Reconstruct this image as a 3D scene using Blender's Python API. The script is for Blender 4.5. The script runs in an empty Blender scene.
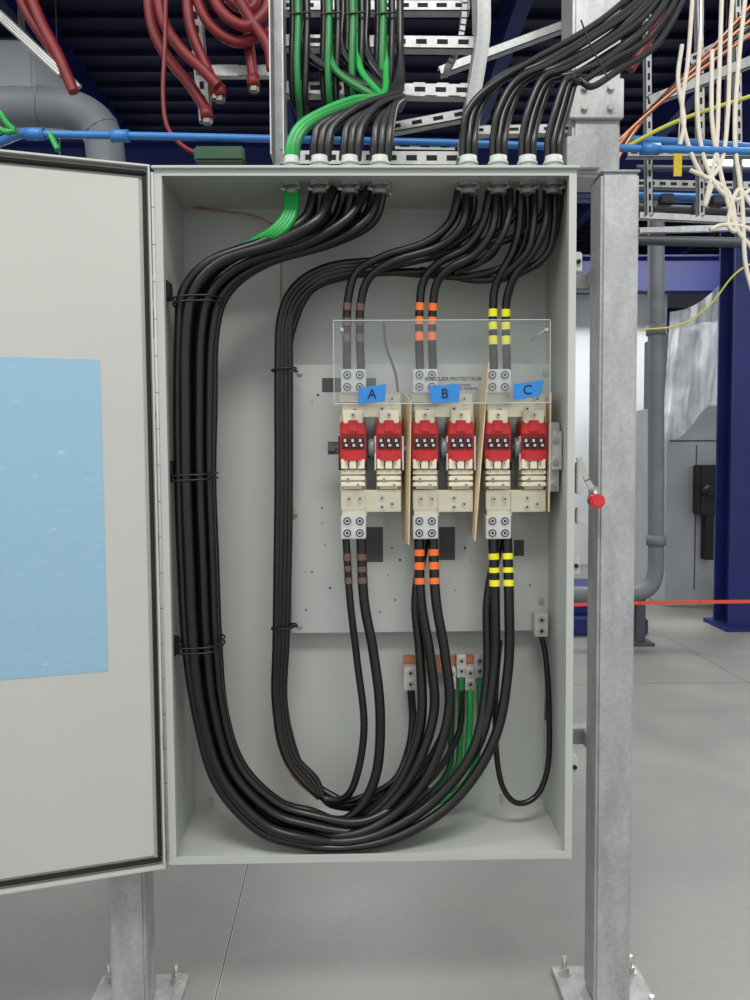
import bpy, bmesh, math, random
from mathutils import Vector, Matrix
random.seed(4)
S=bpy.context.scene
S.view_settings.view_transform='Standard'
# ---------------- camera -----------------
F=751.0; H=1.32; D=1.635; CX=-0.015
C=Vector((CX,-D,H))
R=Matrix.Rotation(math.radians(-1.0),3,'Z')@Matrix.Rotation(math.radians(86.9),3,'X')@Matrix.Rotation(math.radians(-0.4),3,'Z')
cd=bpy.data.cameras.new('camera'); cam=bpy.data.objects.new('camera',cd); S.collection.objects.link(cam)
cam.matrix_world=Matrix.Translation(C)@R.to_4x4()
cd.sensor_fit='VERTICAL'; cd.sensor_height=36; cd.lens=36*F/1000; cd.clip_start=0.05
S.camera=cam
def P(px,py,Y):
    """surveyed point: photo measurement taken on the real plane at depth Y"""
    d=R@Vector((px-375,500-py,-F)); return C+d*((Y+D)/d.y)
def PF(px,py,z=0.0):
    d=R@Vector((px-375,500-py,-F)); return C+d*((z-H)/d.z)
# ---------------- materials ---------------
def lin(c):
    return tuple(((v/255)/12.92 if v/255<=0.04045 else ((v/255+0.055)/1.055)**2.4) for v in c)
MC={}
def mat(name,c,rough=0.5,metal=0.0,var=0.0,scale=8.0,bump=0.0,coat=0.0,emit=0.0,c2=None):
    if name in MC: return MC[name]
    m=bpy.data.materials.new(name); m.use_nodes=True; nt=m.node_tree; b=nt.nodes['Principled BSDF']
    L=lin(c); b.inputs['Roughness'].default_value=rough; b.inputs['Metallic'].default_value=metal
    b.inputs['Coat Weight'].default_value=coat
    tc=nt.nodes.new('ShaderNodeTexCoord'); n=nt.nodes.new('ShaderNodeTexNoise'); n.inputs['Scale'].default_value=scale; n.inputs['Detail'].default_value=5
    nt.links.new(tc.outputs['Object'],n.inputs['Vector'])
    r=nt.nodes.new('ShaderNodeValToRGB')
    r.color_ramp.elements[0].position=0.3; r.color_ramp.elements[1].position=0.7
    a=lin(c2) if c2 else tuple(v*(1-var) for v in L)
    bb=L if c2 else tuple(min(1,v*(1+var)) for v in L)
    r.color_ramp.elements[0].color=(*a,1); r.color_ramp.elements[1].color=(*bb,1)
    nt.links.new(n.outputs['Fac'],r.inputs['Fac']); nt.links.new(r.outputs['Color'],b.inputs['Base Color'])
    if bump>0:
        bp=nt.nodes.new('ShaderNodeBump'); bp.inputs['Strength'].default_value=bump; bp.inputs['Distance'].default_value=0.002
        nt.links.new(n.outputs['Fac'],bp.inputs['Height']); nt.links.new(bp.outputs['Normal'],b.inputs['Normal'])
    if emit>0:
        b.inputs['Emission Color'].default_value=(*L,1); b.inputs['Emission Strength'].default_value=emit
    MC[name]=m; return m
PAINT=mat('grey_enamel',(181,185,179),0.42,0,0.03,3)
PAINT2=mat('grey_panel_enamel',(176,179,175),0.45,0,0.03,4)
DOORP=mat('door_enamel',(188,188,182),0.5,0,0.03,2)
GASK=mat('gasket_rubber',(32,32,34),0.8,0,0.1)
def galv():
    m=bpy.data.materials.new('galvanised_steel'); m.use_nodes=True; nt=m.node_tree; b=nt.nodes['Principled BSDF']
    tc=nt.nodes.new('ShaderNodeTexCoord'); mp=nt.nodes.new('ShaderNodeMapping'); mp.inputs['Scale'].default_value=(1,1,0.35)
    n=nt.nodes.new('ShaderNodeTexNoise'); n.inputs['Scale'].default_value=22; n.inputs['Detail'].default_value=8
    v=nt.nodes.new('ShaderNodeTexVoronoi'); v.inputs['Scale'].default_value=90
    mx=nt.nodes.new('ShaderNodeMath'); mx.operation='MULTIPLY_ADD'; mx.inputs[1].default_value=0.25
    r=nt.nodes.new('ShaderNodeValToRGB'); r.color_ramp.elements[0].position=0.3; r.color_ramp.elements[1].position=0.9
    r.color_ramp.elements[0].color=(*lin((148,151,151)),1); r.color_ramp.elements[1].color=(*lin((190,192,190)),1)
    nt.links.new(tc.outputs['Object'],mp.inputs[0]); nt.links.new(mp.outputs[0],n.inputs['Vector']); nt.links.new(tc.outputs['Object'],v.inputs['Vector'])
    nt.links.new(v.outputs['Distance'],mx.inputs[0]); nt.links.new(n.outputs['Fac'],mx.inputs[2])
    nt.links.new(mx.outputs[0],r.inputs[0]); nt.links.new(r.outputs[0],b.inputs['Base Color'])
    b.inputs['Metallic'].default_value=0.3; b.inputs['Roughness'].default_value=0.45
    return m
GALV=galv()
STEEL=mat('zinc_steel',(190,190,185),0.3,0.7,0.08,30)
NICK=mat('tinned_bus_bar',(208,202,178),0.32,0.6,0.06,20)
ALU=mat('aluminium_lug',(210,210,207),0.35,0.6,0.05,30)
CREAM=mat('cream_insulator',(224,216,192),0.5,0,0.03)
RED=mat('red_moulded_plastic',(186,36,38),0.4,0,0.06)
DKRED=mat('dark_red_plastic',(110,18,20),0.5,0,0.05)
BLACK=mat('cable_jacket_black',(14,14,15),0.33,0,0.3,60)
BLK2=mat('black_plastic',(13,13,14),0.5,0,0.1)
GREEN=mat('cable_jacket_green',(28,150,66),0.38,0,0.1,30)
MGREEN=mat('cable_jacket_mid_green',(26,116,54),0.38,0,0.1,30)
DKGREEN=mat('cable_jacket_dark_green',(16,70,38),0.38,0,0.1,30)
COPPER=mat('copper',(190,128,98),0.35,0.7,0.15,20)
BROWN=mat('tape_brown',(98,74,66),0.5,0,0.1)
ORANGE=mat('tape_orange',(236,112,44),0.5,0,0.05)
YELLOW=mat('tape_yellow',(232,226,40),0.5,0,0.05)
BTAPE=mat('blue_masking_tape',(42,126,200),0.7,0,0.08,40)
INK=mat('ink',(14,18,34),0.7)
PAPER=mat('tan_insulating_board',(218,198,158),0.7,0,0.06,12)
HOLE=mat('punched_hole_dark',(25,26,26),0.9)
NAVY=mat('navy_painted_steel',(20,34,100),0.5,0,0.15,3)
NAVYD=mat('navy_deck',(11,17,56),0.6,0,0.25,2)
HOSE=mat('red_hose',(118,27,31),0.45,0,0.15,15)
BPIPE=mat('blue_pipe',(58,124,192),0.35,0,0.08,10)
INSUL=mat('grey_insulation',(112,117,122),0.55,0,0.08,6)
WHITE=mat('white_rope',(222,214,198),0.8,0,0.08,40)
WALL=mat('wall_panel_grey',(198,203,206),0.6,0,0.05,1)
MGREY=mat('machine_grey',(164,168,171),0.45,0,0.06,3)
DGREY=mat('dark_machine_grey',(66,70,76),0.45,0,0.1,3)
OTAPE=mat('orange_barrier_tape',(226,84,50),0.5,0,0.05)
LED=mat('led_diffuser',(255,255,250),0.5,emit=5)
TAG=mat('yellow_tag',(225,200,40),0.5)
REDK=mat('red_knob',(208,24,34),0.3,0,0.03,coat=0.5)
YWIRE=mat('yellow_wire_jacket',(196,196,70),.5)
def clear(name,base,a0,a1,rough,scale,tr=(.97,.98,.98,1)):
    m=bpy.data.materials.new(name); m.use_nodes=True; nt=m.node_tree; nt.nodes.clear()
    o=nt.nodes.new('ShaderNodeOutputMaterial'); t=nt.nodes.new('ShaderNodeBsdfTransparent'); t.inputs[0].default_value=tr
    g=nt.nodes.new('ShaderNodeBsdfPrincipled'); g.inputs['Base Color'].default_value=base; g.inputs['Roughness'].default_value=rough
    tc=nt.nodes.new('ShaderNodeTexCoord'); n=nt.nodes.new('ShaderNodeTexNoise'); n.inputs['Scale'].default_value=scale; n.inputs['Detail'].default_value=5
    mr=nt.nodes.new('ShaderNodeMapRange'); mr.inputs[1].default_value=.3; mr.inputs[2].default_value=.7; mr.inputs[3].default_value=a0; mr.inputs[4].default_value=a1
    x=nt.nodes.new('ShaderNodeMixShader')
    nt.links.new(tc.outputs['Object'],n.inputs['Vector']); nt.links.new(n.outputs['Fac'],mr.inputs[0]); nt.links.new(mr.outputs[0],x.inputs[0]); nt.links.new(t.outputs[0],x.inputs[1]); nt.links.new(g.outputs[0],x.inputs[2]); nt.links.new(x.outputs[0],o.inputs[0])
    return m
PLEXI=clear('clear_acrylic',(.6,.62,.62,1),.04,.11,.12,6,(.96,.97,.97,1))
POLY=clear('poly_sheeting',(.9,.92,.94,1),.45,.92,.3,5)
# ---------------- helpers -----------------
def empty(name,loc=(0,0,0)):
    e=bpy.data.objects.new(name,None); e.location=loc; e.empty_display_size=0.05; S.collection.objects.link(e); return e
def reg(o,m,par):
    if m is not None: o.data.materials.append(m)
    S.collection.objects.link(o)
    if par is not None: o.parent=par
    return o
def box(name,x0,x1,y0,y1,z0,z1,m,par=None,bev=0.0):
    x0,x1=sorted((x0,x1)); y0,y1=sorted((y0,y1)); z0,z1=sorted((z0,z1))
    me=bpy.data.meshes.new(name); bm=bmesh.new()
    bmesh.ops.create_cube(bm,size=1)
    c=Vector(((x0+x1)/2,(y0+y1)/2,(z0+z1)/2)); s=(x1-x0,y1-y0,z1-z0)
    for v in bm.verts: v.co=Vector((v.co.x*s[0],v.co.y*s[1],v.co.z*s[2]))
    if bev>0: bmesh.ops.bevel(bm,geom=bm.edges[:],offset=min(bev,min(s)*0.45),segments=2,affect='EDGES')
    bm.to_mesh(me); bm.free()
    o=bpy.data.objects.new(name,me); o.location=c
    return reg(o,m,par)
def pbox(name,a,b,c,d,Y,dep,m,par=None,bev=0.0):
    p=P(a,b,Y); q=P(c,d,Y); r=P(c,b,Y); s=P(a,d,Y)
    return box(name,(p.x+s.x)/2,(q.x+r.x)/2,Y,Y+dep,(q.z+s.z)/2,(p.z+r.z)/2,m,par,bev)
def cyl(name,p,q,r,m,par=None,seg=20,r2=None):
    p=Vector(p); q=Vector(q); d=q-p
    me=bpy.data.meshes.new(name); bm=bmesh.new()
    bmesh.ops.create_cone(bm,cap_ends=True,segments=seg,radius1=r,radius2=r if r2 is None else r2,depth=d.length)
    for f in bm.faces: f.smooth=len(f.verts)==4 and seg>8
    bm.to_mesh(me); bm.free()
    o=bpy.data.objects.new(name,me); o.location=(p+q)/2; o.rotation_mode='QUATERNION'; o.rotation_quaternion=d.to_track_quat('Z','Y')
    return reg(o,m,par)
def dense(pts,n=10):
    pts=[tuple(float(v) for v in p) for p in pts]
    Q=[tuple(2*a-b for a,b in zip(pts[0],pts[1]))]+pts+[tuple(2*a-b for a,b in zip(pts[-1],pts[-2]))]
    out=[]
    for i in range(1,len(Q)-2):
        for k in range(n):
            t=k/n
            out.append(tuple(0.5*((2*b)+(-a+c)*t+(2*a-5*b+4*c-d)*t*t+(-a+3*b-3*c+d)*t**3) for a,b,c,d in zip(Q[i-1],Q[i],Q[i+1],Q[i+2])))
    out.append(pts[-1]); return out
def tubew(name,W,r,m,par=None,res=4):
    cu=bpy.data.curves.new(name,'CURVE'); cu.dimensions='3D'; cu.bevel_depth=r; cu.bevel_resolution=res; cu.use_fill_caps=True
    sp=cu.splines.new('POLY'); sp.points.add(len(W)-1)
    for i,w in enumerate(W): sp.points[i].co=(w[0],w[1],w[2],1)
    sp.use_smooth=True
    o=bpy.data.objects.new(name,cu); return reg(o,m,par)
def tube(name,pts,r,m,par=None,n=10,res=4):
    dd=dense(pts,n) if n>1 else pts
    tubew(name,[P(*p) for p in dd],r,m,par,res); return dd
def sub(name,dd,y0,y1,r,m,par):
    s=[p for p in dd if y0<=p[1]<=y1]
    if len(s)<2: return
    tubew(name,[P(*p) for p in s],r,m,par)
def poly(name,verts,m,par=None,thick=0.0):
    me=bpy.data.meshes.new(name); me.from_pydata([tuple(v) for v in verts],[],[list(range(len(verts)))]); o=bpy.data.objects.new(name,me)
    reg(o,m,par)
    if thick: 
        md=o.modifiers.new('s','SOLIDIFY'); md.thickness=thick; md.offset=0
    return o
def text(name,s,loc,size,m,par=None,ext=0.0004,rotz=0,roty=0):
    cu=bpy.data.curves.new(name,'FONT'); cu.body=s; cu.size=size; cu.extrude=ext; cu.align_x='CENTER'; cu.align_y='CENTER'
    o=bpy.data.objects.new(name,cu); o.location=loc; o.rotation_euler=(math.pi/2,roty,rotz); return reg(o,m,par)
# ---------------- room --------------------
def floor_mat():
    m=bpy.data.materials.new('polished_concrete_floor'); m.use_nodes=True; nt=m.node_tree; b=nt.nodes['Principled BSDF']
    tc=nt.nodes.new('ShaderNodeTexCoord')
    n=nt.nodes.new('ShaderNodeTexNoise'); n.inputs['Scale'].default_value=1.3; n.inputs['Detail'].default_value=9; n.inputs['Roughness'].default_value=0.6; n.inputs['Distortion'].default_value=0.3
    n2=nt.nodes.new('ShaderNodeTexNoise'); n2.inputs['Scale'].default_value=60; n2.inputs['Detail'].default_value=4
    a=nt.nodes.new('ShaderNodeMath'); a.operation='MULTIPLY_ADD'; a.inputs[1].default_value=0.22
    r=nt.nodes.new('ShaderNodeValToRGB'); e=r.color_ramp.elements; e[0].position=0.38; e[1].position=0.82
    e[0].color=(*lin((124,125,124)),1); e[1].color=(*lin((150,149,145)),1)
    nt.links.new(tc.outputs['Object'],n.inputs['Vector']); nt.links.new(tc.outputs['Object'],n2.inputs['Vector'])
    nt.links.new(n2.outputs['Fac'],a.inputs[0]); nt.links.new(n.outputs['Fac'],a.inputs[2]); nt.links.new(a.outputs[0],r.inputs[0]); nt.links.new(r.outputs[0],b.inputs['Base Color'])
    mr=nt.nodes.new('ShaderNodeMapRange'); mr.inputs[1].default_value=.35; mr.inputs[2].default_value=.65; mr.inputs[3].default_value=0.33; mr.inputs[4].default_value=0.45
    nt.links.new(n.outputs['Fac'],mr.inputs[0]); nt.links.new(mr.outputs[0],b.inputs['Roughness'])
    return m
box('floor',-9,9,-5,12,-0.1,0,floor_mat())
box('wall_back',-9,9,12,12.2,0,4.6,WALL)
box('wall_left',-9.2,-9,-1,12,0,4.6,WALL)
box('wall_right',9,9.2,-1,12,0,4.6,WALL)
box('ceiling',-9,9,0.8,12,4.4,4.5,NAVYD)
a=PF(215,1000); b=PF(248,865)
fj=empty('floor_joint')
dirv=(b-a).normalized()
JD=mat('joint_light',(172,170,164),0.9); JD2=mat('joint_dark',(92,91,88),0.9)
def joint(nm,p,q,w=0.004,m=JD2,h=.0008):
    d=(q-p).normalized(); s=Vector((-d.y,d.x,0))*w/2; z=Vector((0,0,h))
    poly(nm,[p-s+z,p+s+z,q+s+z,q-s+z],m,fj)
joint('groove_edge',a-dirv*1.5,a+dirv*11,.010,JD,.0005)
joint('groove_long',a-dirv*1.5,a+dirv*11,.003)
for yy in (2.6,6.5): joint('groove_cross',Vector((-9,yy,0)),Vector((9,yy+0.1,0)))
joint('groove_long_b',Vector((2.3,-2,0)),Vector((2.1,11.9,0)))
# ---------------- enclosure ----------------
W=0.45; DP=0.25
Z0=H-0.898; Z1=H+0.619; T=0.003
enc=empty('electrical_enclosure',(0,0,Z0))
def ep(o): o.parent=enc; o.location=o.location-Vector((0,0,Z0)); return o
def eb(*a,**k): return ep(box(*a,**k))
eb('back_wall',-W,W,DP,DP+T,Z0,Z1,PAINT)
eb('side_wall_left',-W,-W+T,0.003,DP,Z0+T,Z1-T,PAINT)
eb('side_wall_right',W-T,W,0.003,DP,Z0+T,Z1-T,PAINT)
eb('top_wall',-W,W,0.003,DP,Z1-T,Z1,PAINT)
eb('bottom_wall',-W,W,0.003,DP,Z0,Z0+T,PAINT)
rim=0.016
for nm,a_ in (('rim_left',(-W,-W+rim,Z0+rim,Z1-rim)),('rim_right',(W-rim,W,Z0+rim,Z1-rim)),('rim_top',(-W,W,Z1-rim,Z1)),('rim_bottom',(-W,W,Z0,Z0+rim))):
    eb(nm,a_[0],a_[1],-0.002,0.003,a_[2],a_[3],PAINT)
    if nm=='rim_left': eb(nm+'_lip',a_[1]-0.002,a_[1],0.003,0.014,a_[2],a_[3],PAINT)
    if nm=='rim_right': eb(nm+'_lip',a_[0],a_[0]+.002,0.003,0.014,a_[2],a_[3],PAINT)
eb('drip_lip',-W-.004,W+.004,-0.010,-0.002,Z1-.003,Z1+.003,PAINT,bev=0.001)
for px,py in ((211,800),(502,796),(192,203),(538,205),(540,790)):
    p=P(px,py,DP); ep(cyl('stud',p,p-Vector((0,.012,0)),.004,STEEL)); ep(cyl('stud_nut',p,p-Vector((0,.006,0)),.007,STEEL,seg=6))
for py in (263,565,765):
    p=P(577,py,0.03); ep(box('mounting_lug',W,W+0.02,0.02,0.05,p.z-.022,p.z+.022,PAINT,bev=.003)); ep(cyl('lug_bolt',(W+.011,.02,p.z),(W+.011,.014,p.z),.005,HOLE,seg=6))
p=P(580,800,0.03); ep(box('bottom_bracket',W,W+.022,0.10,.14,p.z-.02,p.z+.07,PAINT))
ep(cyl('hinge_barrel',(-W-.0035,-.003,Z0+.01),(-W-.0035,-.003,Z1-.01),.0034,PAINT,seg=12))
for i in range(19):
    z=Z0+.03+i*.078
    ep(cyl('hinge_joint',(-W-.0035,-.003,z),(-W-.0035,-.003,z+.0012),.0036,GASK,seg=12))
for py in (290,470,647):
    p=P(172,py,.03)
    ep(box('cable_anchor',-W+T,-W+.02,.02,.06,p.z-.02,p.z+.02,BLK2,bev=.003)); ep(cyl('anchor_screw',(-W+.01,.02,p.z),(-W+.01,.012,p.z),.004,STEEL))
dr=bpy.data.objects.new('door',None); S.collection.objects.link(dr); dr.parent=enc
dr.location=(-W-.007,-.008,0); dr.rotation_euler=(0,0,math.radians(196))
HH=Z1-Z0; DW=0.9
def db(nm,*a,**k): return box(nm,*a,par=dr,**k)
db('door_skin',0,DW,-.022,-.019,-.004,HH+.004,DOORP)
for nm,q in (('door_lip_top',(0,DW,HH,HH+.004)),('door_lip_bottom',(0,DW,-.004,0)),('door_lip_hinge',(0,.004,0,HH)),('door_lip_outer',(DW-.004,DW,0,HH))):
    db(nm,q[0],q[1],-.019,.002,q[2],q[3],DOORP)
for nm,q in (('gasket_top',(.007,DW-.01,HH-.015,HH-.006)),('gasket_bottom',(.007,DW-.01,.006,.015)),('gasket_hinge',(.007,.016,.015,HH-.015)),('gasket_outer',(DW-.03,DW-.02,.016,HH-.016))):
    db(nm,q[0],q[1],-.0195,-.008,q[2],q[3],GASK,bev=.003)
db('door_inner_panel',.022,DW-.04,-.019,-.012,.021,HH-.021,DOORP,bev=.002)
def sheet_mat():
    m=bpy.data.materials.new('scuffed_blue_film'); m.use_nodes=True; nt=m.node_tree; b=nt.nodes['Principled BSDF']; b.inputs['Roughness'].default_value=.45
    tc=nt.nodes.new('ShaderNodeTexCoord'); mp=nt.nodes.new('ShaderNodeMapping'); mp.inputs['Rotation'].default_value=(0,math.radians(35),0); mp.inputs['Scale'].default_value=(30,1,90)
    n=nt.nodes.new('ShaderNodeTexNoise'); n.inputs['Scale'].default_value=.9; n.inputs['Detail'].default_value=6; n.inputs['Roughness'].default_value=.6
    r=nt.nodes.new('ShaderNodeValToRGB'); e=r.color_ramp.elements; e[0].position=.60; e[1].position=.72
    e[0].color=(*lin((144,182,203)),1); e[1].color=(*lin((170,199,213)),1)
    nt.links.new(tc.outputs['Object'],mp.inputs[0]); nt.links.new(mp.outputs[0],n.inputs['Vector']); nt.links.new(n.outputs[0],r.inputs[0]); nt.links.new(r.outputs[0],b.inputs['Base Color']); return m
box('blue_film',.109,.72,-.0121,-.0112,.868-Z0,1.534-Z0,sheet_mat(),dr)
# ---------------- posts --------------------
def post(px0,px1,ztop):
    e=empty('steel_post')
    x0=P(px0,930,.08).x; x1=P(px1,930,.08).x; w=x1-x0
    box('tube',x0,x1,.08,.08+w,.016,ztop,GALV,e,bev=.006)
    box('cap',x0-.002,x1+.002,.078,.082+w,ztop,ztop+.005,GALV,e,bev=.002)
    xc=(x0+x1)/2; yc=.08+w/2
    box('base_plate',xc-.11,xc+.11,yc-.11,yc+.10,0,.014,GALV,e,bev=.002)
    for sx in (-1,1):
        for sy in (-1,1):
            x=xc+sx*.083; y=yc+sy*.072
            cyl('washer',(x,y,.014),(x,y,.017),.016,STEEL,e); cyl('anchor_nut',(x,y,.017),(x,y,.03),.012,STEEL,e,seg=6); cyl('anchor_stud',(x,y,.017),(x,y,.058),.0065,STEEL,e)
    for z in (Z0+.16,Z1-.2): box('strut_clamp',xc-.025,xc+.025,.08+w,.253,z,z+.041,GALV,e,bev=.003)
    return x0,x1
ztp=P(616,172,.08).z
lx0,lx1=post(109,145,ztp); rx0,rx1=post(595,631,ztp)
for z in (Z0+.16,Z1-.2): eb('rear_strut_rail',lx0,rx1,.254,.292,z,z+.041,GALV,bev=.003)
# ---------------- mounting panel ------------
PY=.212
pan=empty('equipment_mounting_panel')
pbox('panel_plate',290,364,551,632,PY,.003,PAINT2,pan,bev=.001)
for px,py in ((300,372),(300,624),(545,372),(541,600)): 
    q=P(px,py,PY); cyl('standoff',q+Vector((0,.003,0)),(q.x,DP,q.z),.008,STEEL,pan); cyl('panel_nut',q,q-Vector((0,.006,0)),.007,STEEL,pan,seg=6)
for px,py in ((312,402),(312,572),(325,545),(330,588),(380,612),(395,600),(388,575),(455,590),(470,560),(525,560),(530,585),(400,560),(322,508),(322,523),(430,614),(465,548),(318,395),(306,610),(392,548),(305,572)):
    q=P(px,py,PY); cyl('panel_hole',q,q-Vector((0,.0006,0)),random.choice((.0016,.0022,.0028)),HOLE,pan,seg=12)
for a_ in ((322,378,341,392),(366,527,383,562),(439,527,455,560),(366,378,376,388),(514,540,524,556),(328,442,340,454)):
    pbox('panel_cutout',*a_,PY-.0008,.0007,mat('cutout_shadow',(72,76,76),.8),pan)
q=P(295,511,PY); cyl('brass_stud',q,q-Vector((0,.01,0)),.008,NICK,pan)
# ---------------- switch ----------------
def screw(par,px,py,Y,r=.006,m=STEEL):
    q=P(px,py,Y); cyl('screw_head',q,q-Vector((0,.004,0)),r,m,par,seg=14); cyl('screw_socket',q-Vector((0,.0041,0)),q-Vector((0,.0046,0)),r*.45,HOLE,par,seg=6)
def lug(par,a,b,c,d,Y,nx=2,ny=2,m=ALU):
    pbox('lug_body',a,b,c,d,Y,.05,m,par,bev=.002)
    for i in range(nx):
        for j in range(ny):
            px=a+(c-a)*(i+.5)/nx; py=b+(d-b)*(j+.5)/ny
            q=P(px,py,Y); cyl('lug_barrel',q,q-Vector((0,.003,0)),.0104,m,par); cyl('lug_socket',q-Vector((0,.003,0)),q-Vector((0,.0034,0)),.0092,HOLE,par); cyl('lug_set_screw',q-Vector((0,.0034,0)),q-Vector((0,.0042,0)),.0066,STEEL,par,seg=12); cyl('lug_hex',q-Vector((0,.0042,0)),q-Vector((0,.0046,0)),.0034,HOLE,par,seg=6)
sw=empty('fused_disconnect_switch')
for ph,x0 in (('A',340),('B',412),('C',485)):
    e=sw
    lug(e,x0+1,369,x0+26,393,.10)
    pbox('top_bus_tab',x0,393,x0+27,402,.115,.02,NICK,e,bev=.001)
    pbox('top_bus_bar',x0+2,403,x0+61,417,.125,.012,NICK,e,bev=.001)
    pbox('top_bus_riser',x0+26,394,x0+60,404,.14,.012,NICK,e,bev=.001)
    for sx,sy in ((9,398),(42,409),(52,399),(53,411),(15,410)): screw(e,x0+sx,sy,.12)
    for k,xo in enumerate((0,36)):
        a=x0+xo; b=a+26
        pbox('pole_backing',a,415,b,492,.16,.05,CREAM,e,bev=.002)
        pbox('top_jaw',a+3,410,b-3,424,.10,.05,CREAM,e,bev=.002)
        screw(e,a+13,415,.10,.005)
        pbox('red_body',a,421,b,463,.105,.06,RED,e,bev=.003)
        pbox('red_upper_shoulder',a+1,422,b-1,435,.098,.02,RED,e,bev=.003)
        pbox('red_upper_key',a+8,420,b-8,432,.094,.02,RED,e,bev=.002)
        pbox('red_lower_shoulder',a+3,452,b-3,462,.098,.02,RED,e,bev=.003)
        pbox('arc_slot_band',a+1,437,b-1,449,.103,.01,DKRED,e)
        for j in range(3):
            xs=a+3+j*7.6
            pbox('arc_tooth',xs,438,xs+5.5,448,.099,.01,BLK2,e,bev=.001)
            pbox('arc_contact',xs+.8,439,xs+3.2,442,.0985,.004,ALU,e); pbox('arc_contact',xs+2,444,xs+4.6,446.5,.0985,.004,ALU,e)
        for j in range(3):
            pbox('cream_foot',a+1+j*8.3,459,a+8+j*8.3,469,.10,.04,CREAM,e,bev=.0015)
        for j in range(3):
            pbox('insulator_fin',a+1,470+j*6,b-1,474.5+j*6,.108,.05,CREAM,e,bev=.0015)
        pbox('insulator_core',a+4,466,b-4,489,.118,.05,CREAM,e)
        screw(e,a+7,463,.099,.003); screw(e,a+19,463,.099,.003)
        screw(e,a+8,479,.107,.0035); screw(e,a+18,485,.107,.0035)
        for sx in (-1.5,26.2):
            pbox('side_plate',a+sx,436,a+sx+1.6,470,.11,.05,BLK2 if k==0 else ALU,e)
    q=P(x0+31.5,448,.13); cyl('drum',q-Vector((.008,0,0)),q+Vector((.008,0,0)),.024,mat('drum_grey',(120,122,124),.4,.3),e); cyl('drum_hub',q-Vector((.011,0,0)),q+Vector((.011,0,0)),.012,STEEL,e)
    pbox('bottom_bus_bar',x0+1,490,x0+61,510,.12,.012,NICK,e,bev=.0015)
    pbox('bottom_bus_step',x0+26,492,x0+61,512,.114,.008,NICK,e,bev=.0015)
    pbox('bottom_bus_drop',x0+2,508,x0+27,516,.122,.012,NICK,e)
    for sx,sy in ((9,499),(20,499),(42,498),(52,504),(42,507)): screw(e,x0+sx,sy,.114,.0055)
    lug(e,x0+1,515,x0+26,539,.10)
a=P(328,448,.135); b=P(566,450,.135)
cyl('shaft',a,Vector((W-.008,b.y,b.z)),.008,STEEL,sw,seg=12)
cyl('shaft_end',a,a+Vector((.016,0,0)),.015,DGREY,sw,seg=6)
q=P(553,470,.10)
box('crank_bracket',q.x-.012,q.x+.012,.09,.13,q.z-.05,q.z+.11,STEEL,sw,bev=.002)
box('crank_link',q.x-.006,q.x+.016,.08,.09,q.z+.0,q.z+.09,GALV,sw,bev=.002)
for dz in (-.03,.02,.07): cyl('crank_bolt',(q.x,.09,q.z+dz),(q.x,.075,q.z+dz),.007,STEEL,sw,seg=6)
for k,pts in enumerate((((402,392,.2),(411,400,.08),(409,545,.08),(403,540,.2)),((476,392,.2),(489,362,.08),(475,541,.08),(470,532,.2)),((546,398,.2),(551,392,.09),(549,512,.09),(545,505,.2)))):
    poly('phase_barrier_board',[P(*p) for p in pts],PAPER,sw,.0022)
# acrylic guard
gd=empty('acrylic_guard')
pbox('clear_sheet',334,320,550,403,.062,.003,PLEXI,gd)
EDG=mat('acrylic_edge',(190,195,193),.3)
pbox('edge_top',334,319.6,550,320.3,.0615,.004,EDG,gd); pbox('edge_bottom',334,402.8,550,403.6,.0615,.004,EDG,gd)
pbox('edge_side',333.4,320,334,403,.0615,.004,EDG,gd); pbox('edge_side',550,320,550.6,403,.0615,.004,EDG,gd)
for px in (342,546):
    q=P(px,330,.065); cyl('guard_standoff',q,(q.x,PY,q.z),.003,mat('nylon',(200,200,195),.4),gd); cyl('guard_screw',q-Vector((0,.003,0)),q-Vector((0,.007,0)),.004,STEEL,gd)
gl=P(453,379,.0605); text('warning_print','BOUCLIER PROTECTEUR',gl,.0115,INK,gd,ext=.0006)
gl=P(459,387,.0605); text('warning_print_small','NE PAS RETIRER\nCIRCUIT SOUS TENSION',gl,.0075,INK,gd,ext=.0005)
tapes=(('A',[(359,388),(386,384),(385,401),(358,404)]),('B',[(429,386),(460,384),(459,402),(431,403)]),('C',[(514,384),(544,380),(540,396),(513,400)]))
for s,qd in tapes:
    e=empty('masking_tape_label')
    poly('tape',[P(x,y,.0595) for x,y in qd],BTAPE,e,.0004)
    cx=sum(x for x,y in qd)/4; cy=sum(y for x,y in qd)/4
    text('letter',s,P(cx,cy,.058),.03,INK,e,ext=.0002)
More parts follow.
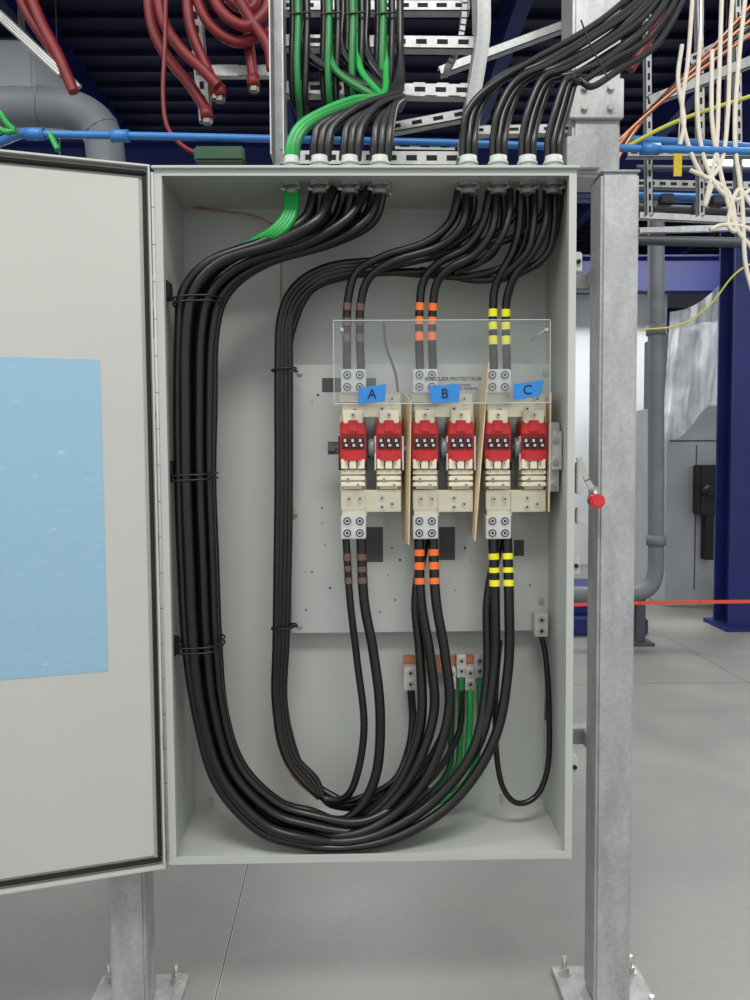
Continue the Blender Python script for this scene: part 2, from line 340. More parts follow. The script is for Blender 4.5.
# ---------------- cables inside ----------------
r1=.0118; r2=.0098; r3=.0075
b1=empty('feeder_cable_bundle')
O=[(318,190,.08),(303,220,.07),(262,243,.055),(212,260,.042),(186,290,.04),(179,335,.038),(179,410,.038),(180,480,.038),(183,560,.038),(187,640,.038),(195,710,.036),(216,780,.034),(257,828,.03),(300,844,.028)]
I=[(386,190,.08),(372,222,.09),(330,245,.11),(268,264,.11),(228,292,.11),(215,335,.11),(212,410,.11),(212,480,.11),(215,560,.11),(218,640,.11),(225,710,.11),(242,765,.10),(278,800,.09),(312,812,.09)]
ends=[
 [(345,848,.028),(400,836,.03),(455,800,.045),(494,740,.07),(508,670,.09),(509,600,.10),(507,538,.12)],
 [(345,844,.05),(395,828,.055),(443,792,.065),(480,740,.08),(494,670,.10),(495,600,.11),(493,538,.12)],
 [(340,842,.03),(385,832,.035),(435,800,.05),(473,750,.07),(487,680,.11),(488,600,.13),(500,538,.14)],
 [(345,836,.04),(390,818,.05),(428,775,.06),(449,712,.08),(445,655,.09),(436,600,.10),(433,538,.12)],
 [(340,834,.065),(382,812,.07),(415,770,.075),(434,712,.09),(430,655,.10),(421,600,.11),(419,538,.12)],
 [(340,828,.08),(375,812,.08),(404,775,.09),(421,722,.10),(420,655,.12),(416,600,.13),(425,538,.14)],
 [(335,824,.08),(360,808,.08),(377,770,.085),(380,710,.09),(373,650,.10),(364,600,.11),(361,538,.12)],
 [(340,820,.10),(375,806,.12),(405,765,.15),(413,725,.18),(412,705,.19),(411,690,.19)],
]
gx=[315,322,326,345,352,358,376,384]
tapemap={0:'C',1:'C',3:'B',4:'B',6:'A'}
TM={'A':BROWN,'B':ORANGE,'C':YELLOW}
for i in range(8):
    t=i/7; ly=(0.0,.024,.0,.026,.0,.026,.0,.0)[i]
    jit=[0]+[random.uniform(-1.6,1.6) for _ in O[1:]]
    pts=[]
    for k,(o,q) in enumerate(zip(O,I)):
        x=o[0]+(q[0]-o[0])*t; y=o[1]+(q[1]-o[1])*t; Y=o[2]+(q[2]-o[2])*t
        if k>0: 
            Y+=ly*(1 if k<12 else .3)
            if 4<=k<=10: x+=jit[k]
            else: y+=jit[k]*.7
        else: x=gx[i]
        pts.append((x,y,Y))
    pts+=ends[i]
    tube('cable',pts,r1 if i<7 else r2,BLACK,b1)
    if i in tapemap:
        lw=dense(pts,60)[len(O)*60:]
        ph=tapemap[i]
        for y0,y1 in {'A':((553,561),(566,572),(577,584)),'B':((549,556),(562,570),(577,584)),'C':((553,560),(566.5,573),(579.5,587))}[ph]:
            sub('phase_tape',lw,y0,y1,r1+.0008,TM[ph],b1)
for k in range(3):
    pts=[]
    for j,(o,q) in enumerate(zip(O,I)):
        t=(.2,.6,.9)[k]
        x=o[0]+(q[0]-o[0])*t; y=o[1]+(q[1]-o[1])*t
        pts.append((x if j else (334,368,380)[k],y,(.018+.025*k if j else .08)))
    pts+= [(360,(842,832,822)[k],.05),(400,(822,815,802)[k],.08),(430,(795,790,770)[k],.11)]
    tube('cable',pts,r1*.95,BLACK,b1)
def tie(par,px0,px1,py,Y0,Y1,m=BLK2):
    a=P(px0,py,(Y0+Y1)/2); b=P(px1,py+3,(Y0+Y1)/2)
    cx=(a.x+b.x)/2; cz=(a.z+b.z)/2; cy=(Y0+Y1)/2; rx=abs(b.x-a.x)/2; ry=(Y1-Y0)/2
    pts=[]
    for t in range(33):
        c_,s_=math.cos(t*math.pi/16),math.sin(t*math.pi/16)
        # rounded-rectangle strap hugging the bundle
        pts.append((cx+rx*math.copysign(abs(c_)**.6,c_),cy+ry*math.copysign(abs(s_)**.6,s_),cz+.003*c_))
    tubew('cable_tie',pts,.0022,m,par,2)
for y,x0_,x1_ in ((300,176,222),(473,173,216),(640,179,223)):
    for d in (0,5): tie(b1,x0_,x1_,y+d,.006,.135)
gb=empty('green_ground_cable')
for k in range(4):
    tube('cable',[(286+k*3.5,190,.075),(287+k*3,206,.065),(281+k*3.5,221,.055),(268+k*4.5,233,.05),(254+k*4,241,.06),(238,252,.09)],.0085,GREEN,gb)
b2=empty('control_cable_bundle')
E2=[
 [(352,789,.10),(364,730,.10),(357,660,.11),(350,600,.11),(346,538,.12)],
 [(365,796,.12),(396,778,.13),(410,740,.17),(412,715,.19),(412,690,.19)],
 [(372,800,.13),(420,770,.15),(448,720,.18),(452,690,.19)],
 [(375,806,.14),(425,785,.15),(458,735,.18),(462,690,.19)]]
for i,g in enumerate((462,492,521,548)):
    o=i*4.0
    pts=[(g,190,.08),(g-8,218,.09),(g-28-i*6,242,.11),(430-i*3,254+i*2,.13),(380,260+i*3,.14),(330,266+i*4,.14),(297+i*2,284+i*4,.14),(281+o*.8,315+i*3,.15),(278+o,365,.15),(278+o,480,.15),(277+o,560,.15),(276+o*.9,640,.15),(275+o*.8,700,.15),(284+o*.8,752,.14),(304+o,782-i,.13),(330,800+(i*1.5 if i else 0),.12)]
    pts+=E2[i]
    tube('cable',pts,r3 if i else .0088,BLACK,b2)
    if i==0:
        for y0,y1 in ((553,561),(566,572),(577,584)): sub('phase_tape',dense(pts,60)[14*60:],y0,y1,.0098,BROWN,b2)
for y in (368,625): tie(b2,272,296,y,.135,.185)
for py in (371,626):
    pbox('tie_tail',290,py-1,298,py+1.5,.13,.003,BLK2,b2)
b3=empty('line_side_cable_bundle')
top=[
 ('A',[(459,190,.08),(450,222,.08),(425,243,.085),(385,256,.10),(357,272,.115),(348,300,.12),(347,335,.12),(347,372,.12)]),
 ('A',[(467,190,.08),(462,225,.07),(438,247,.08),(395,261,.09),(370,277,.105),(361,302,.115),(360,335,.12),(361,372,.12)]),
 ('B',[(490,190,.08),(482,225,.08),(466,248,.09),(440,262,.10),(424,280,.115),(420,303,.12),(419,335,.12),(420,372,.12)]),
 ('B',[(497,190,.08),(492,230,.07),(474,255,.08),(450,268,.09),(437,283,.105),(433,305,.115),(432,335,.12),(433,372,.12)]),
 ('C',[(520,190,.08),(519,225,.08),(513,250,.09),(503,270,.10),(495,288,.115),(493,308,.12),(493,335,.12),(494,372,.12)]),
 ('C',[(547,190,.08),(545,225,.07),(533,252,.08),(517,272,.09),(509,290,.105),(506,308,.115),(506,335,.12),(507,372,.12)]),
 (None,[(474,190,.09),(472,215,.11),(455,245,.14),(410,262,.15),(350,272,.15),(305,290,.15),(290,320,.15),(288,365,.165),(286,480,.17),(284,620,.17),(283,700,.17),(292,752,.16),(312,782,.15),(340,800,.13)]),
 (None,[(503,190,.09),(503,225,.11),(490,256,.12),(450,270,.14),(400,272,.15),(350,276,.16),(312,290,.165),(294,325,.17),(288,365,.175),(285,480,.18),(283,620,.18),(284,700,.18),(298,760,.16),(320,788,.15)]),
 (None,[(527,190,.09),(527,230,.10),(512,262,.11),(470,276,.13),(430,275,.15),(390,272,.16)]),
 (None,[(555,190,.08),(554,225,.08),(546,255,.09),(515,275,.11),(480,280,.13),(450,276,.15),(420,270,.16)]),
 (None,[(534,190,.08),(534,220,.07),(528,250,.07),(510,270,.09),(497,282,.12)]),
 (None,[(560,190,.09),(558,215,.09),(553,240,.10),(540,262,.13),(520,272,.15)]),
 (None,[(510,190,.07),(509,215,.06),(500,240,.06),(480,262,.09),(455,272,.12)]),
]
for s,pts in top:
    tube('cable',pts,r2 if s else .0085,BLACK,b3)
    if s:
        hi=dense(pts,60)
        bands={'A':((303,311),(318,326),(334,342)),'B':((303,311),(317,325),(332,341)),'C':((309,317),(322,330),(336,345))}[s]
        for y0,y1 in bands: sub('phase_tape',hi,y0,y1,r2+.0008,TM[s],b3)
tube('tape_tail',[(384,322,.09),(386,345,.09),(395,372,.10),(398,392,.11)],.003,BROWN,b3)
cw=empty('bare_copper_wire')
tube('wire',[(191,207,.24),(215,210,.23),(250,215,.21),(272,225,.2),(280,245,.2),(281,290,.2),(279,365,.2),(279,450,.2),(279,600,.2),(274,680,.2),(276,735,.19),(292,775,.17),(318,800,.15)],.0022,COPPER,cw)
q=P(191,207,.24); cyl('wire_terminal',q,q-Vector((0,.008,0)),.008,STEEL,cw)
g=empty('copper_ground_bar')
pbox('bar',403,655,488,673,.222,.006,COPPER,g,bev=.001)
for px in (425,442): 
    q=P(px,664,.222); cyl('bar_bolt',q,q-Vector((0,.005,0)),.006,STEEL,g,seg=6)
for px in (410,480): 
    q=P(px,660,.228); cyl('bar_standoff',q,(q.x,DP,q.z),.009,CREAM,g)
for a,b,c,d in ((404,667,417,691),(448,668,456,690),(457,655,466,678),(465.5,667,475,691),(474.5,655,485,678)):
    pbox('ground_lug',a,b,c,d,.19,.03,ALU,g,bev=.002)
    screw(g,(a+c)/2,b+6,.19,.0085); screw(g,(a+c)/2,d-7,.19,.0085)
gg=empty('green_bonding_cable')
for px,y0,m,ex in ((461,678,MGREEN,457),(470,690,GREEN,464),(480,678,MGREEN,474),(452,688,DKGREEN,449)):
    tube('cable',[(px,y0-8,.20),(px,y0+20,.19),(px-1,735,.19),(ex,768,.18),(ex-18,792,.17),(ex-50,808,.16)],.0078,m,gg)
tube('cable',[(411,688,.20),(412,710,.19),(411,735,.17),(404,770,.14),(385,800,.12)],.0085,BLACK,gg)
lg=empty('neutral_lug')
pbox('lug_body',535,614,548,637,.17,.04,ALU,lg,bev=.002); screw(lg,541.5,620,.17,.0095); screw(lg,541.5,631,.17,.0095)
tube('cable',[(541,634,.18),(546,660,.17),(549,710,.16),(548,765,.15),(537,795,.14),(517,803,.13),(502,785,.13),(496,745,.13),(496,690,.14),(500,640,.15)],.0068,BLACK,lg)
tube('green_cable',[(543,640,.185),(547,680,.18),(546,720,.175)],.004,DKGREEN,lg)
# ---------------- glands ----------------
for gxp in (292,320,350,380,468,498,527,553):
    x=P(gxp,185,.08).x
    ci=empty('cable_gland')
    r=.021 if gxp!=292 else .018
    cyl('locknut',(x,.08,Z1-T),(x,.08,Z1-T-.009),r+.006,STEEL,ci,seg=8)
    cyl('bushing',(x,.08,Z1-T-.009),(x,.08,Z1-T-.026),r,mat('bushing_grey',(140,142,142),.4,.5),ci)
    cyl('hub',(x,.08,Z1),(x,.08,Z1+.03),r+.007,STEEL,ci,seg=8)
    cyl('collar',(x,.08,Z1+.03),(x,.08,Z1+.054),r-.001,mat('grey_nylon',(188,190,186),.4),ci)
    cyl('collar_ring',(x,.08,Z1+.036),(x,.08,Z1+.041),r+.002,mat('grey_nylon',(188,190,186),.4),ci)
    for k in range(4):
        an=k*math.pi/2+.6; cyl('bushing_screw',(x+math.cos(an)*r,.08+math.sin(an)*r,Z1-.02),(x+math.cos(an)*(r+.012),.08+math.sin(an)*(r+.012),Z1-.02),.004,STEEL,ci,seg=8)
# ---------------- cables above ----------------
up=empty('overhead_cable_run')
for k in range(3):
    tube('green_cable',[(288+k*4,160,.08),(290+k*4,143,.08),(300+k*3,125+k*2,.09),(325,110+k*3,.12),(355,99+k*3,.16),(382,96+k*3,.22),(386-k*25,70,.32),(384-k*27,30,.36),(384-k*27,-30,.36)],.0085,GREEN if k<2 else MGREEN,up)
for gi,gxp in enumerate((320,350,380)):
    for k in range(3):
        x=gxp-7+k*7
        e=(392,396,400)[gi]+k*1.5
        tx=(302,340,364,394)[gi if k<2 else 3]+k*3
        tube('black_cable',[(x,160,.08),(x+2,142,.08),(x+8-gi*2,125,.09),((x+e)/2,112-k*3,.12),(e,103-k*4+gi*2,.17),(e-4,94,.25),((e+tx)/2,78,.32),(tx,50,.36),(tx,10,.37),(tx,-30,.37)],.0098,BLACK,up)
for x in (297,328,352,382):
    tube('green_riser',[(x,-30,.33),(x+1,20,.33),(x,60,.33),(x+1,90,.34),(x+3,110,.38),(x+4,125,.45)],.009,MGREEN,up)
    tube('black_riser',[(x+9,-30,.34),(x+10,20,.34),(x+9,60,.34),(x+8,95,.35),(x+10,115,.4)],.009,BLACK,up)
    tube('black_riser',[(x-5,-30,.37),(x-4,20,.37),(x-5,60,.37),(x-4,95,.38),(x+2,115,.42)],.009,BLACK,up)
    a_=P(x-8,14,.32); b_=P(x+14,12,.32); tubew('cable_tie',[a_,b_],.0025,BLK2,up,2)
rn=empty('overhead_feeder_cable_run')
for gi,gxp in enumerate((468,498,527,553)):
    for k in range(3):
        u=(gi*3+k)/11
        x=gxp-6+k*6
        j=random.uniform(-4,4); j2=random.uniform(-5,5)
        tube('cable',[(x,160,.08),(x+1,138,.08),(x+5+u*4,112-4*u,.08+.012*k),(x+26-u*8,84-4*u+j,.09+.015*k),(534+u*58,58+u*24+j2,.12+.02*(k%2)),(584+u*34,28+u*42+j,.16+.03*(k%2)),(626+u*34,-2+u*38+j2,.2),(662+u*34,-40+u*12,.25)],.0075,BLACK,rn)
tubew('cable_tie',[P(584+a,34+b,.11) for a,b in ((-3,-14),(4,6),(14,26),(24,44))],.002,BLK2,rn,2)
# ---------------- ladder tray -----------------
tr=empty('ladder_cable_tray')
def rail(name,pts,w,m,par,dep=.02):
    for i in range(len(pts)-1):
        a=P(*pts[i]); b=P(*pts[i+1]); d=(b-a); L=d.length
        me=bpy.data.meshes.new(name); bm=bmesh.new(); bmesh.ops.create_cube(bm,size=1)
        for v in bm.verts: v.co=Vector((v.co.x*w,v.co.y*dep,v.co.z*(L+.004)))
        bm.to_mesh(me); bm.free(); o=bpy.data.objects.new(name,me); o.location=(a+b)/2; o.rotation_mode='QUATERNION'
        z=d.normalized(); x=Vector((1,0,0)); x=(x-z*x.dot(z)); 
        if x.length<.1: x=Vector((0,0,1))-z*z.z
        x.normalize(); y=z.cross(x)
        o.rotation_quaternion=Matrix((x,y,z)).transposed().to_quaternion(); reg(o,m,par)
def channel(name,a,b,w,par,slots=True,dep=.03):
    A=P(*a); B=P(*b); d=B-A; L=d.length
    x=d.normalized(); z=Vector((0,0,1)); z=(z-x*z.dot(x))
    if z.length<.1: z=Vector((1,0,0))-x*x.x
    z.normalize(); y=z.cross(x); M=Matrix((x,y,z)).transposed().to_4x4(); M.translation=A
    def lb(nm,x0,x1,y0,y1,z0,z1,m):
        o=box(nm,x0,x1,y0,y1,z0,z1,m,None); o.matrix_world=M@Matrix.Translation(o.location); o.parent=par
    lb(name+'_web',0,L,0,.003,-w/2,w/2,GALV); lb(name+'_flange_top',0,L,0,dep,w/2-.003,w/2,GALV); lb(name+'_flange_bottom',0,L,0,dep,-w/2,-w/2+.003,GALV)
    if slots:
        n=int(L/.05)
        for i in range(n):
            s=(i+.5)*L/n; lb('slot',s-.014,s+.014,-.0008,0,-w*.17,w*.17,HOLE)
channel('rail',(281,168,.4),(279,-40,.4),.035,tr,False,.09)
cr=dense([(462,165,.40),(468,130,.40),(472,100,.39),(477,70,.38),(481,40,.37),(481,0,.36),(479,-40,.36)],4)
rail('rail_curved',cr,.034,GALV,tr,.09)
ci2=dense([(446,72,.46),(456,52,.46),(462,30,.46),(464,0,.46),(464,-40,.46)],4)
rail('rail_inner',ci2,.014,GALV,tr,.05)
channel('rung',(284,40,.39),(474,42,.39),.035,tr); channel('rung',(284,87,.39),(472,90,.39),.035,tr)
channel('rung',(280,157,.39),(462,158,.39),.04,tr)
channel('rung',(280,5,.45),(470,5,.45),.03,tr)
st=empty('strut_support_frame')
channel('rail',(385,128,.5),(470,112,.5),.03,st); channel('rail',(395,145,.7),(455,146,.7),.03,st)
channel('rail',(440,70,.9),(575,20,.9),.03,st,False); channel('rail',(470,130,.6),(575,128,.6),.025,st)
channel('rail',(196,70,1.3),(280,70,1.3),.04,st,False); channel('rail',(192,-20,1.3),(205,120,1.3),.05,st)
# hung galvanised column
co=empty('hung_steel_column')
xa=P(573,80,.55).x; xb=P(621,80,.55).x
zb=P(600,176,.55).z
box('column_tube',xa,xb,.55,.55+(xb-xa),zb,4.4,GALV,co,bev=.008)
pbox('splice_plate',570,78,624,118,.535,.015,GALV,co,bev=.002)
for px in (584,610):
    for py in (88,108): 
        q=P(px,py,.535); cyl('splice_bolt',q,q-Vector((0,.012,0)),.010,STEEL,co,seg=6)
pbox('column_cleat',567,136,600,168,.53,.02,GALV,co,bev=.002)
# ---------------- pipes / hoses ----------------
pp=empty('blue_air_pipe')
tube('pipe',[(30,134,.7),(150,136,.7),(280,139,.7),(450,143,.7),(575,147,.7),(700,150,.7),(790,153,.7)],.011,BPIPE,pp)
for px,py in ((35,134),(120,136),(650,149)):
    a=P(px-9,py,.7); b=P(px+9,py,.7); cyl('coupling',a,b,.018,BPIPE,pp)
tube('pipe_elbow',[(36,134,.7),(22,134,.72),(10,138,.8),(-20,150,.9)],.014,BPIPE,pp)
for k,pts in enumerate(([(0,112,.68),(6,122,.68),(14,130,.68)],[(-5,126,.68),(6,132,.68),(16,131,.68)],[(50,134,.69),(54,142,.68),(58,150,.67)])):
    tube('green_strap',pts,.009,GREEN,pp)
box('green_valve_body',P(195,152,.72).x,P(245,152,.72).x,.70,.75,P(220,163,.72).z,P(220,148,.72).z,DKGREEN,pp,.006)
tube('pipe_far',[(600,138,1.2),(680,142,1.2),(790,150,1.2)],.014,BPIPE,pp)
ip=empty('insulated_pipe')
tube('pipe',[(-60,107,1.6),(0,107,1.6),(50,108,1.6),(82,114,1.6),(100,130,1.6),(106,160,1.6),(106,220,1.6),(106,400,1.6),(106,700,1.6)],.078,INSUL,ip,12,8)
tube('pipe_jacket_seam',[(38,107,1.6),(43,108,1.6)],.082,INSUL,ip)
tube('elbow_gore',[(98,127,1.6),(101,132,1.6)],.082,INSUL,ip)
wd2=empty('white_air_duct')
a_=P(-60,38,3.0); b_=P(34,92,3.0); box('duct_body',a_.x,b_.x,3.0,3.6,b_.z,a_.z,mat('white_duct',(236,240,242),.4),wd2,.02)
channel('duct_hanger',(20,-40,2.98),(20,40,2.98),.03,wd2,False)
rh=empty('red_hose_group')
hs=[[(25,-20),(40,20),(58,55),(74,92)],[(14,-20),(26,10),(44,38),(60,60)],[(146,-20),(152,25),(166,55),(190,85),(205,108)],[(156,-20),(163,20),(180,48),(205,72),(218,86)],[(186,-20),(190,25),(204,62),(214,84)],
    [(246,-20),(247,20),(250,50),(253,76)],[(205,-20),(222,12),(246,26),(266,10),(272,-20)],[(190,-20),(208,22),(238,42),(270,30)],[(218,-20),(232,2),(252,8),(262,-20)],[(228,-20),(250,18),(268,46),(272,70)]]
for k,h in enumerate(hs): tube('hose',[(x,y,1.15+.05*(k%3)) for x,y in h],.020,HOSE,rh)
FIT=mat('dull_steel_fitting',(120,116,110),.45,.5)
for x,y in ((206,110),(219,88),(215,86),(253,78)):
    a=P(x,y-2,1.18); b=P(x+1,y+9,1.18); c_=P(x+1,y+14,1.18); cyl('hose_ferrule',a,b,.023,HOSE,rh,seg=16); cyl('hose_swivel_nut',b,c_,.019,FIT,rh,seg=6)
tube('thin_hose',[(166,-20,1.1),(165,40,1.1),(163,95,1.1),(168,128,1.1),(186,148,1.1),(215,160,1.1)],.008,HOSE,rh)
tube('hose',[(690,-20,1.0),(655,30,1.0),(630,70,1.0)],.016,HOSE,rh)
gw=empty('grey_pipe_rack')
for k in range(3):
    tube('rack_pipe',[(-20+k*10,0+k*6,1.9),(60+k*10,75+k*6,1.9)],.012,STEEL,gw,2)
cp=empty('copper_pipe_run')
for k in range(5):
    tube('pipe',[(585+k*6,190-k*3,.9),(602+k*6,160-k*4,.9),(632+k*6,128-k*6,.9),(690+k*5,78-k*7,.85),(760,28-k*8,.8)],.0065,COPPER if k%2==0 else BLACK,cp)
tube('pipe',[(620,150,1.1),(680,120,1.1),(770,90,1.1)],.007,YWIRE,cp)
q=P(700,66,.86); cyl('hanger_rod',(q.x,.86,q.z),(q.x,.86,4.4),.005,STEEL,cp,seg=8)
pbox('yellow_tag',674,148,682,176,.9,.004,TAG,cp); tube('tag_cord',[(678,150,.9),(680,120,.9),(684,92,.88)],.002,WHITE,cp)
ov=empty('strut_pipe_rack')
for a,b,s in (((628,152,1.6),(790,152,1.6),True),((635,183,1.9),(790,186,1.9),True),((640,215,2.6),(790,222,2.6),False),((690,60,1.3),(790,10,1.3),True),((650,100,1.2),(790,45,1.2),False),((640,230,3.5),(790,226,3.5),False)):
    channel('rail',a,b,.04,ov,s)
for px in (648,700,738): channel('drop',(px,-40,1.7),(px+2,215,1.7),.03,ov)
tube('tube_run',[(636,196,2.0),(790,200,2.0)],.02,BPIPE,ov,2); tube('tube_run',[(636,207,2.0),(790,213,2.0)],.018,DGREY,ov,2)
tube('tube_run',[(636,168,2.0),(790,170,2.0)],.015,DGREY,ov,2); tube('tube_run',[(636,240,3.0),(790,244,3.0)],.03,DGREY,ov,2)
for px,py in ((668,197),(700,207),(720,198)): pbox('coupling',px-7,py-4,px+7,py+5,1.97,.05,DGREY,ov,.006)
rp=empty('white_rope')
for pts in ([(693,-10),(688,60),(682,110),(690,150),(706,178),(722,160),(728,110),(730,40),(733,-10)],[(700,40),(697,100),(702,150),(716,185),(735,200),(750,190)],[(712,50),(712,120),(720,170),(735,225),(752,248)],[(722,-10),(719,80),(716,150),(705,205),(712,185)],[(745,0),(738,70),(735,140),(742,200),(745,260),(752,290)],[(682,45),(678,80),(684,120),(680,145)],[(690,170),(715,182),(730,196),(736,230),(728,222),(738,190),(752,205)],[(710,230),(722,225),(740,226),(756,232)]):
    tube('rope',[(x,y,.7) for x,y in pts],.0065,WHITE,rp)
yw=empty('yellow_wire'); tube('wire',[(640,330,2.5),(680,325,2.5),(710,305,2.5),(740,270,2.5),(790,250,2.5)],.005,YWIRE,yw)
# ---------------- blue steel structure -------------
bs=empty('roof_steel_framing')
def ibeam(nm,x0,x1,y,z0,z1,w=.2):
    box(nm+'_web',x0,x1,y-.01,y+.01,z0,z1,NAVY,bs); box(nm+'_top_flange',x0,x1,y-w/2,y+w/2,z1-.02,z1,NAVY,bs); box(nm+'_bottom_flange',x0,x1,y-w/2,y+w/2,z0,z0+.02,NAVY,bs)
for y,z in ((2.2,3.7),(4.2,3.3),(7.0,3.2),(10,3.2)): ibeam('beam',-9,9,y,z,z+.4)
for x in (-4,-2.2,-.6,1.0,2.6,4.4):
    box('purlin',x-.05,x+.05,.8,12,4.1,4.4,NAVY,bs)
for i in range(46):
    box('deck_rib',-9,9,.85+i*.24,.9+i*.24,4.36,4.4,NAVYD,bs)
bc=empty('blue_steel_column')
a=P(730,500,4.0).x; b=P(753,500,4.0).x
box('web',(a+b)/2-.01,(a+b)/2+.01,4.0,4.22,0,4.4,NAVY,bc); box('flange_front',a,b,3.98,4.0,0,4.4,NAVY,bc); box('flange_back',a,b,4.22,4.24,0,4.4,NAVY,bc); box('base',a-.05,b+.05,3.92,4.3,0,.03,NAVY,bc)
bc=empty('blue_steel_column')
box('flange_front',-3.6,-3.4,4.0,4.02,0,4.4,NAVY,bc); box('web',-3.51,-3.49,4.02,4.25,0,4.4,NAVY,bc); box('flange_back',-3.6,-3.4,4.25,4.27,0,4.4,NAVY,bc)
# ---------------- right background ----------------
gp=empty('grey_drain_pipe')
tube('pipe',[(656,200,3.6),(656,320,3.6),(656,450,3.6),(656,540,3.6),(655,575,3.6),(646,590,3.6),(625,594,3.6),(560,594,3.6)],.055,INSUL,gp,12,6)
for py in (330,540): 
    a=P(656,py-5,3.6); b=P(656,py+5,3.6); cyl('pipe_collar',a,b,.067,INSUL,gp)
q=P(640,594,3.6); box('pipe_stand',q.x-.03,q.x+.03,3.57,3.63,0,q.z,DGREY,gp); box('pipe_stand_foot',q.x-.08,q.x+.08,3.52,3.68,0,.02,DGREY,gp)
mc=empty('process_machine')
def standbox(nm,px0,px1,pyt,Y,dep,m,par,zb=0.0,bev=.01):
    a=P(px0,pyt,Y); b=P(px1,pyt,Y); return box(nm,a.x,b.x,Y,Y+dep,zb,a.z,m,par,bev)
standbox('cabinet_body',668,728,405,4.9,1.0,MGREY,mc)
standbox('dark_upper_unit',674,700,330,5.95,.8,DGREY,mc); standbox('upper_unit',702,790,322,5.95,.8,MGREY,mc)
standbox('side_cabinet',738,800,420,4.9,1.0,MGREY,mc)
pbox('control_box',700,465,729,515,4.75,.15,BLK2,mc,bev=.01); pbox('control_arm',706,515,714,560,4.8,.1,BLK2,mc)
for px in (705,715,724): 
    q=P(px,490,4.75); cyl('connector',q,q-Vector((0,.12,0)),.04,BLK2,mc)
pbox('door_seam',695,445,696,590,4.895,.006,DGREY,mc); pbox('door_seam',670,440,726,441.5,4.895,.006,DGREY,mc)
def drape():
    me=bpy.data.meshes.new('poly_sheet'); bm=bmesh.new(); nx,ny=44,26; g=[]
    for j in range(ny+1):
        row=[]
        for i in range(nx+1):
            u=i/nx; v=j/ny
            px=670+u*76-8*v*(1-u); py=(312-u*40+6*math.sin(u*5))+v*(125-u*10+6*math.sin(u*9))
            q=P(px,py,4.6+.08*math.sin(u*30+v*3)*(.3+v)+.05*math.sin(v*12+u*7)); row.append(bm.verts.new(q))
        g.append(row)
    for j in range(ny):
        for i in range(nx): f=bm.faces.new((g[j][i],g[j][i+1],g[j+1][i+1],g[j+1][i])); f.smooth=True
    bm.to_mesh(me); bm.free(); o=bpy.data.objects.new('plastic_dust_sheet',me); reg(o,POLY,mc)
drape()
wp=empty('partition_wall_panel'); standbox('panel',570,668,275,7.5,.1,mat('white_panel',(214,218,222),.5),wp)
pl=empty('blue_machine_plinth')
a=PF(560,636); 
box('plinth',PF(560,636).x,PF(650,636).x,a.y,a.y+.9,0,.12,NAVY,pl,bev=.01); box('plinth_step',PF(560,636).x,PF(620,636).x,a.y+.2,a.y+.8,.12,.3,NAVY,pl,bev=.01)
bt=empty('barrier_tape_line')
TP=[(300,610,2.6),(420,608,2.6),(560,605,2.6),(640,603,2.6),(700,602,2.6),(800,601,2.6)]
rail('tape',TP,.02,OTAPE,bt,.002)
for px in (300,800):
    q=P(px,606,2.6); cyl('stanchion_post',(q.x,2.6,0.02),(q.x,2.6,q.z+.1),.02,OTAPE,bt); cyl('stanchion_base',(q.x,2.6,0),(q.x,2.6,.02),.15,DGREY,bt)
for k in range(2): tube('floor_cable',[(728+k*6,535,4.5),(742,560,4.5),(746,600,4.5),(740+k*8,628,4.5),(760,634,4.5)],.02,BLACK,mc)
bb=empty('background_machinery')
box('unit',-6,-4.2,6,7,0,2.2,MGREY,bb,.02); box('unit_top',-5.7,-4.5,6.2,6.8,2.2,3.0,DGREY,bb,.02); box('unit_side',2.6,4.5,8,9,0,2.3,MGREY,bb,.02); box('unit_panel',2.8,3.4,7.97,8,.8,1.8,DGREY,bb,.01)
wd=empty('window_1'); box('pane',-5.5,-3.8,11.95,12,2.2,4.2,LED,wd); box('frame',-5.6,-3.7,11.93,11.99,2.1,2.2,NAVY,wd); box('frame_top',-5.6,-3.7,11.93,11.99,4.2,4.3,NAVY,wd)
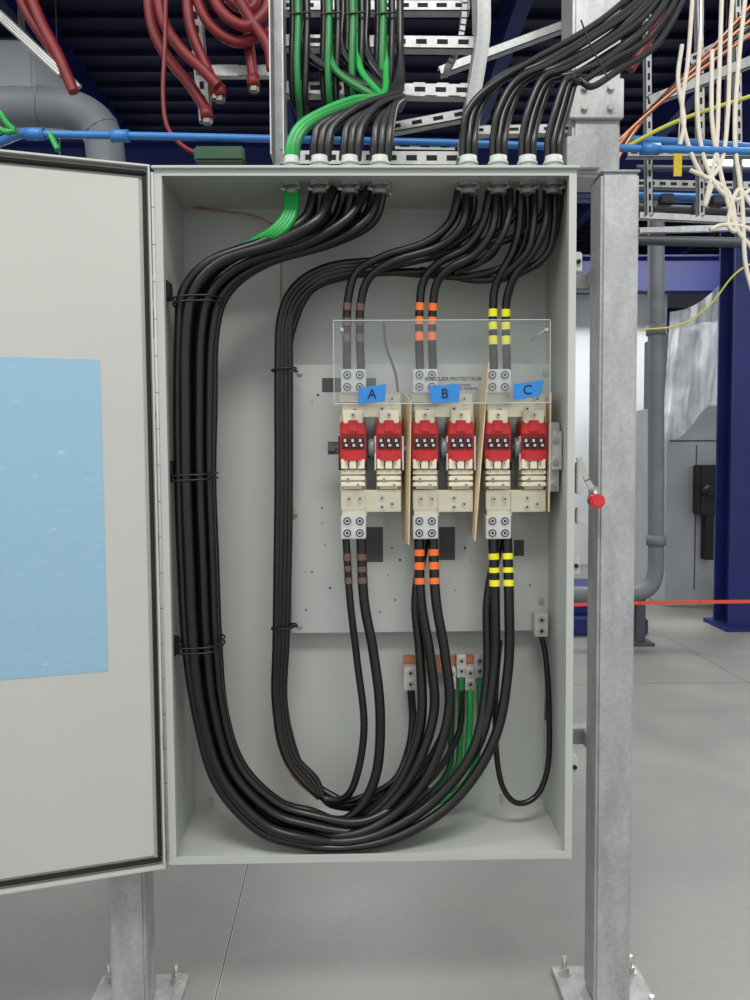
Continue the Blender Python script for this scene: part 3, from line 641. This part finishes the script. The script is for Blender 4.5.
# ---------------- disconnect handle ----------------
hd=empty('disconnect_handle')
q=P(596,501,.045)
cyl('knob',q+Vector((0,.012,0)),q-Vector((0,.014,0)),.0165,REDK,hd,seg=28); cyl('knob_ring',q-Vector((0,.014,0)),q-Vector((0,.017,0)),.012,REDK,hd,seg=24)
cyl('knob_stem',q+Vector((0,.0,0)),q+Vector((0,.012,.03)),.007,STEEL,hd)
rail('lever',[(595,494,.06),(587,480,.06),(579,458,.06)],.012,STEEL,hd,.006)
q2=P(577,472,.06)
box('handle_plate',W+.0005,W+.006,.03,.12,q2.z-.1,q2.z+.08,STEEL,hd,bev=.002)
pbox('handle_lock_tab',577,462,583,494,.03,.02,STEEL,hd,bev=.002); pbox('handle_foot',577,508,588,524,.04,.02,STEEL,hd,bev=.002)
# ---------------- lights -----------------
def area(nm,loc,rot,sx,sy,e,c=(1,.985,.96)):
    l=bpy.data.lights.new(nm,'AREA'); l.shape='RECTANGLE'; l.size=sx; l.size_y=sy; l.energy=e; l.color=c
    o=bpy.data.objects.new(nm,l); o.location=loc; o.rotation_euler=rot; S.collection.objects.link(o)
area('high_bay_light',(0.3,-2.4,4.6),(math.radians(22),0,0),2.4,.8,120)
area('high_bay_light',(-2.5,-.8,4.4),(0,0,0),1.6,.5,40)
area('high_bay_light',(2.8,1.5,4.0),(0,0,0),2.0,.4,50)
area('high_bay_light',(3.5,5.5,4.0),(0,0,0),2.0,.5,140)
area('high_bay_light',(0,6,4.0),(0,0,0),2.0,.5,110)
area('high_bay_light',(-3.5,5,4.0),(0,0,0),2.0,.5,110)
lf=empty('linear_ceiling_light')
for x,y in ((1.6,6.2),(2.8,3.2),(-2.5,3.5),(0.2,7)):
    box('tube',x-.6,x+.6,y-.04,y+.04,3.15,3.2,LED,lf); box('housing',x-.62,x+.62,y-.06,y+.06,3.2,3.26,WALL,lf)
    for s in (-.5,.5): cyl('hanger',(x+s,y,3.26),(x+s,y,4.38),.004,STEEL,lf,seg=6)
w=bpy.data.worlds.new('world'); S.world=w; w.use_nodes=True; w.node_tree.nodes['Background'].inputs[0].default_value=(.97,.985,1,1); w.node_tree.nodes['Background'].inputs[1].default_value=.84
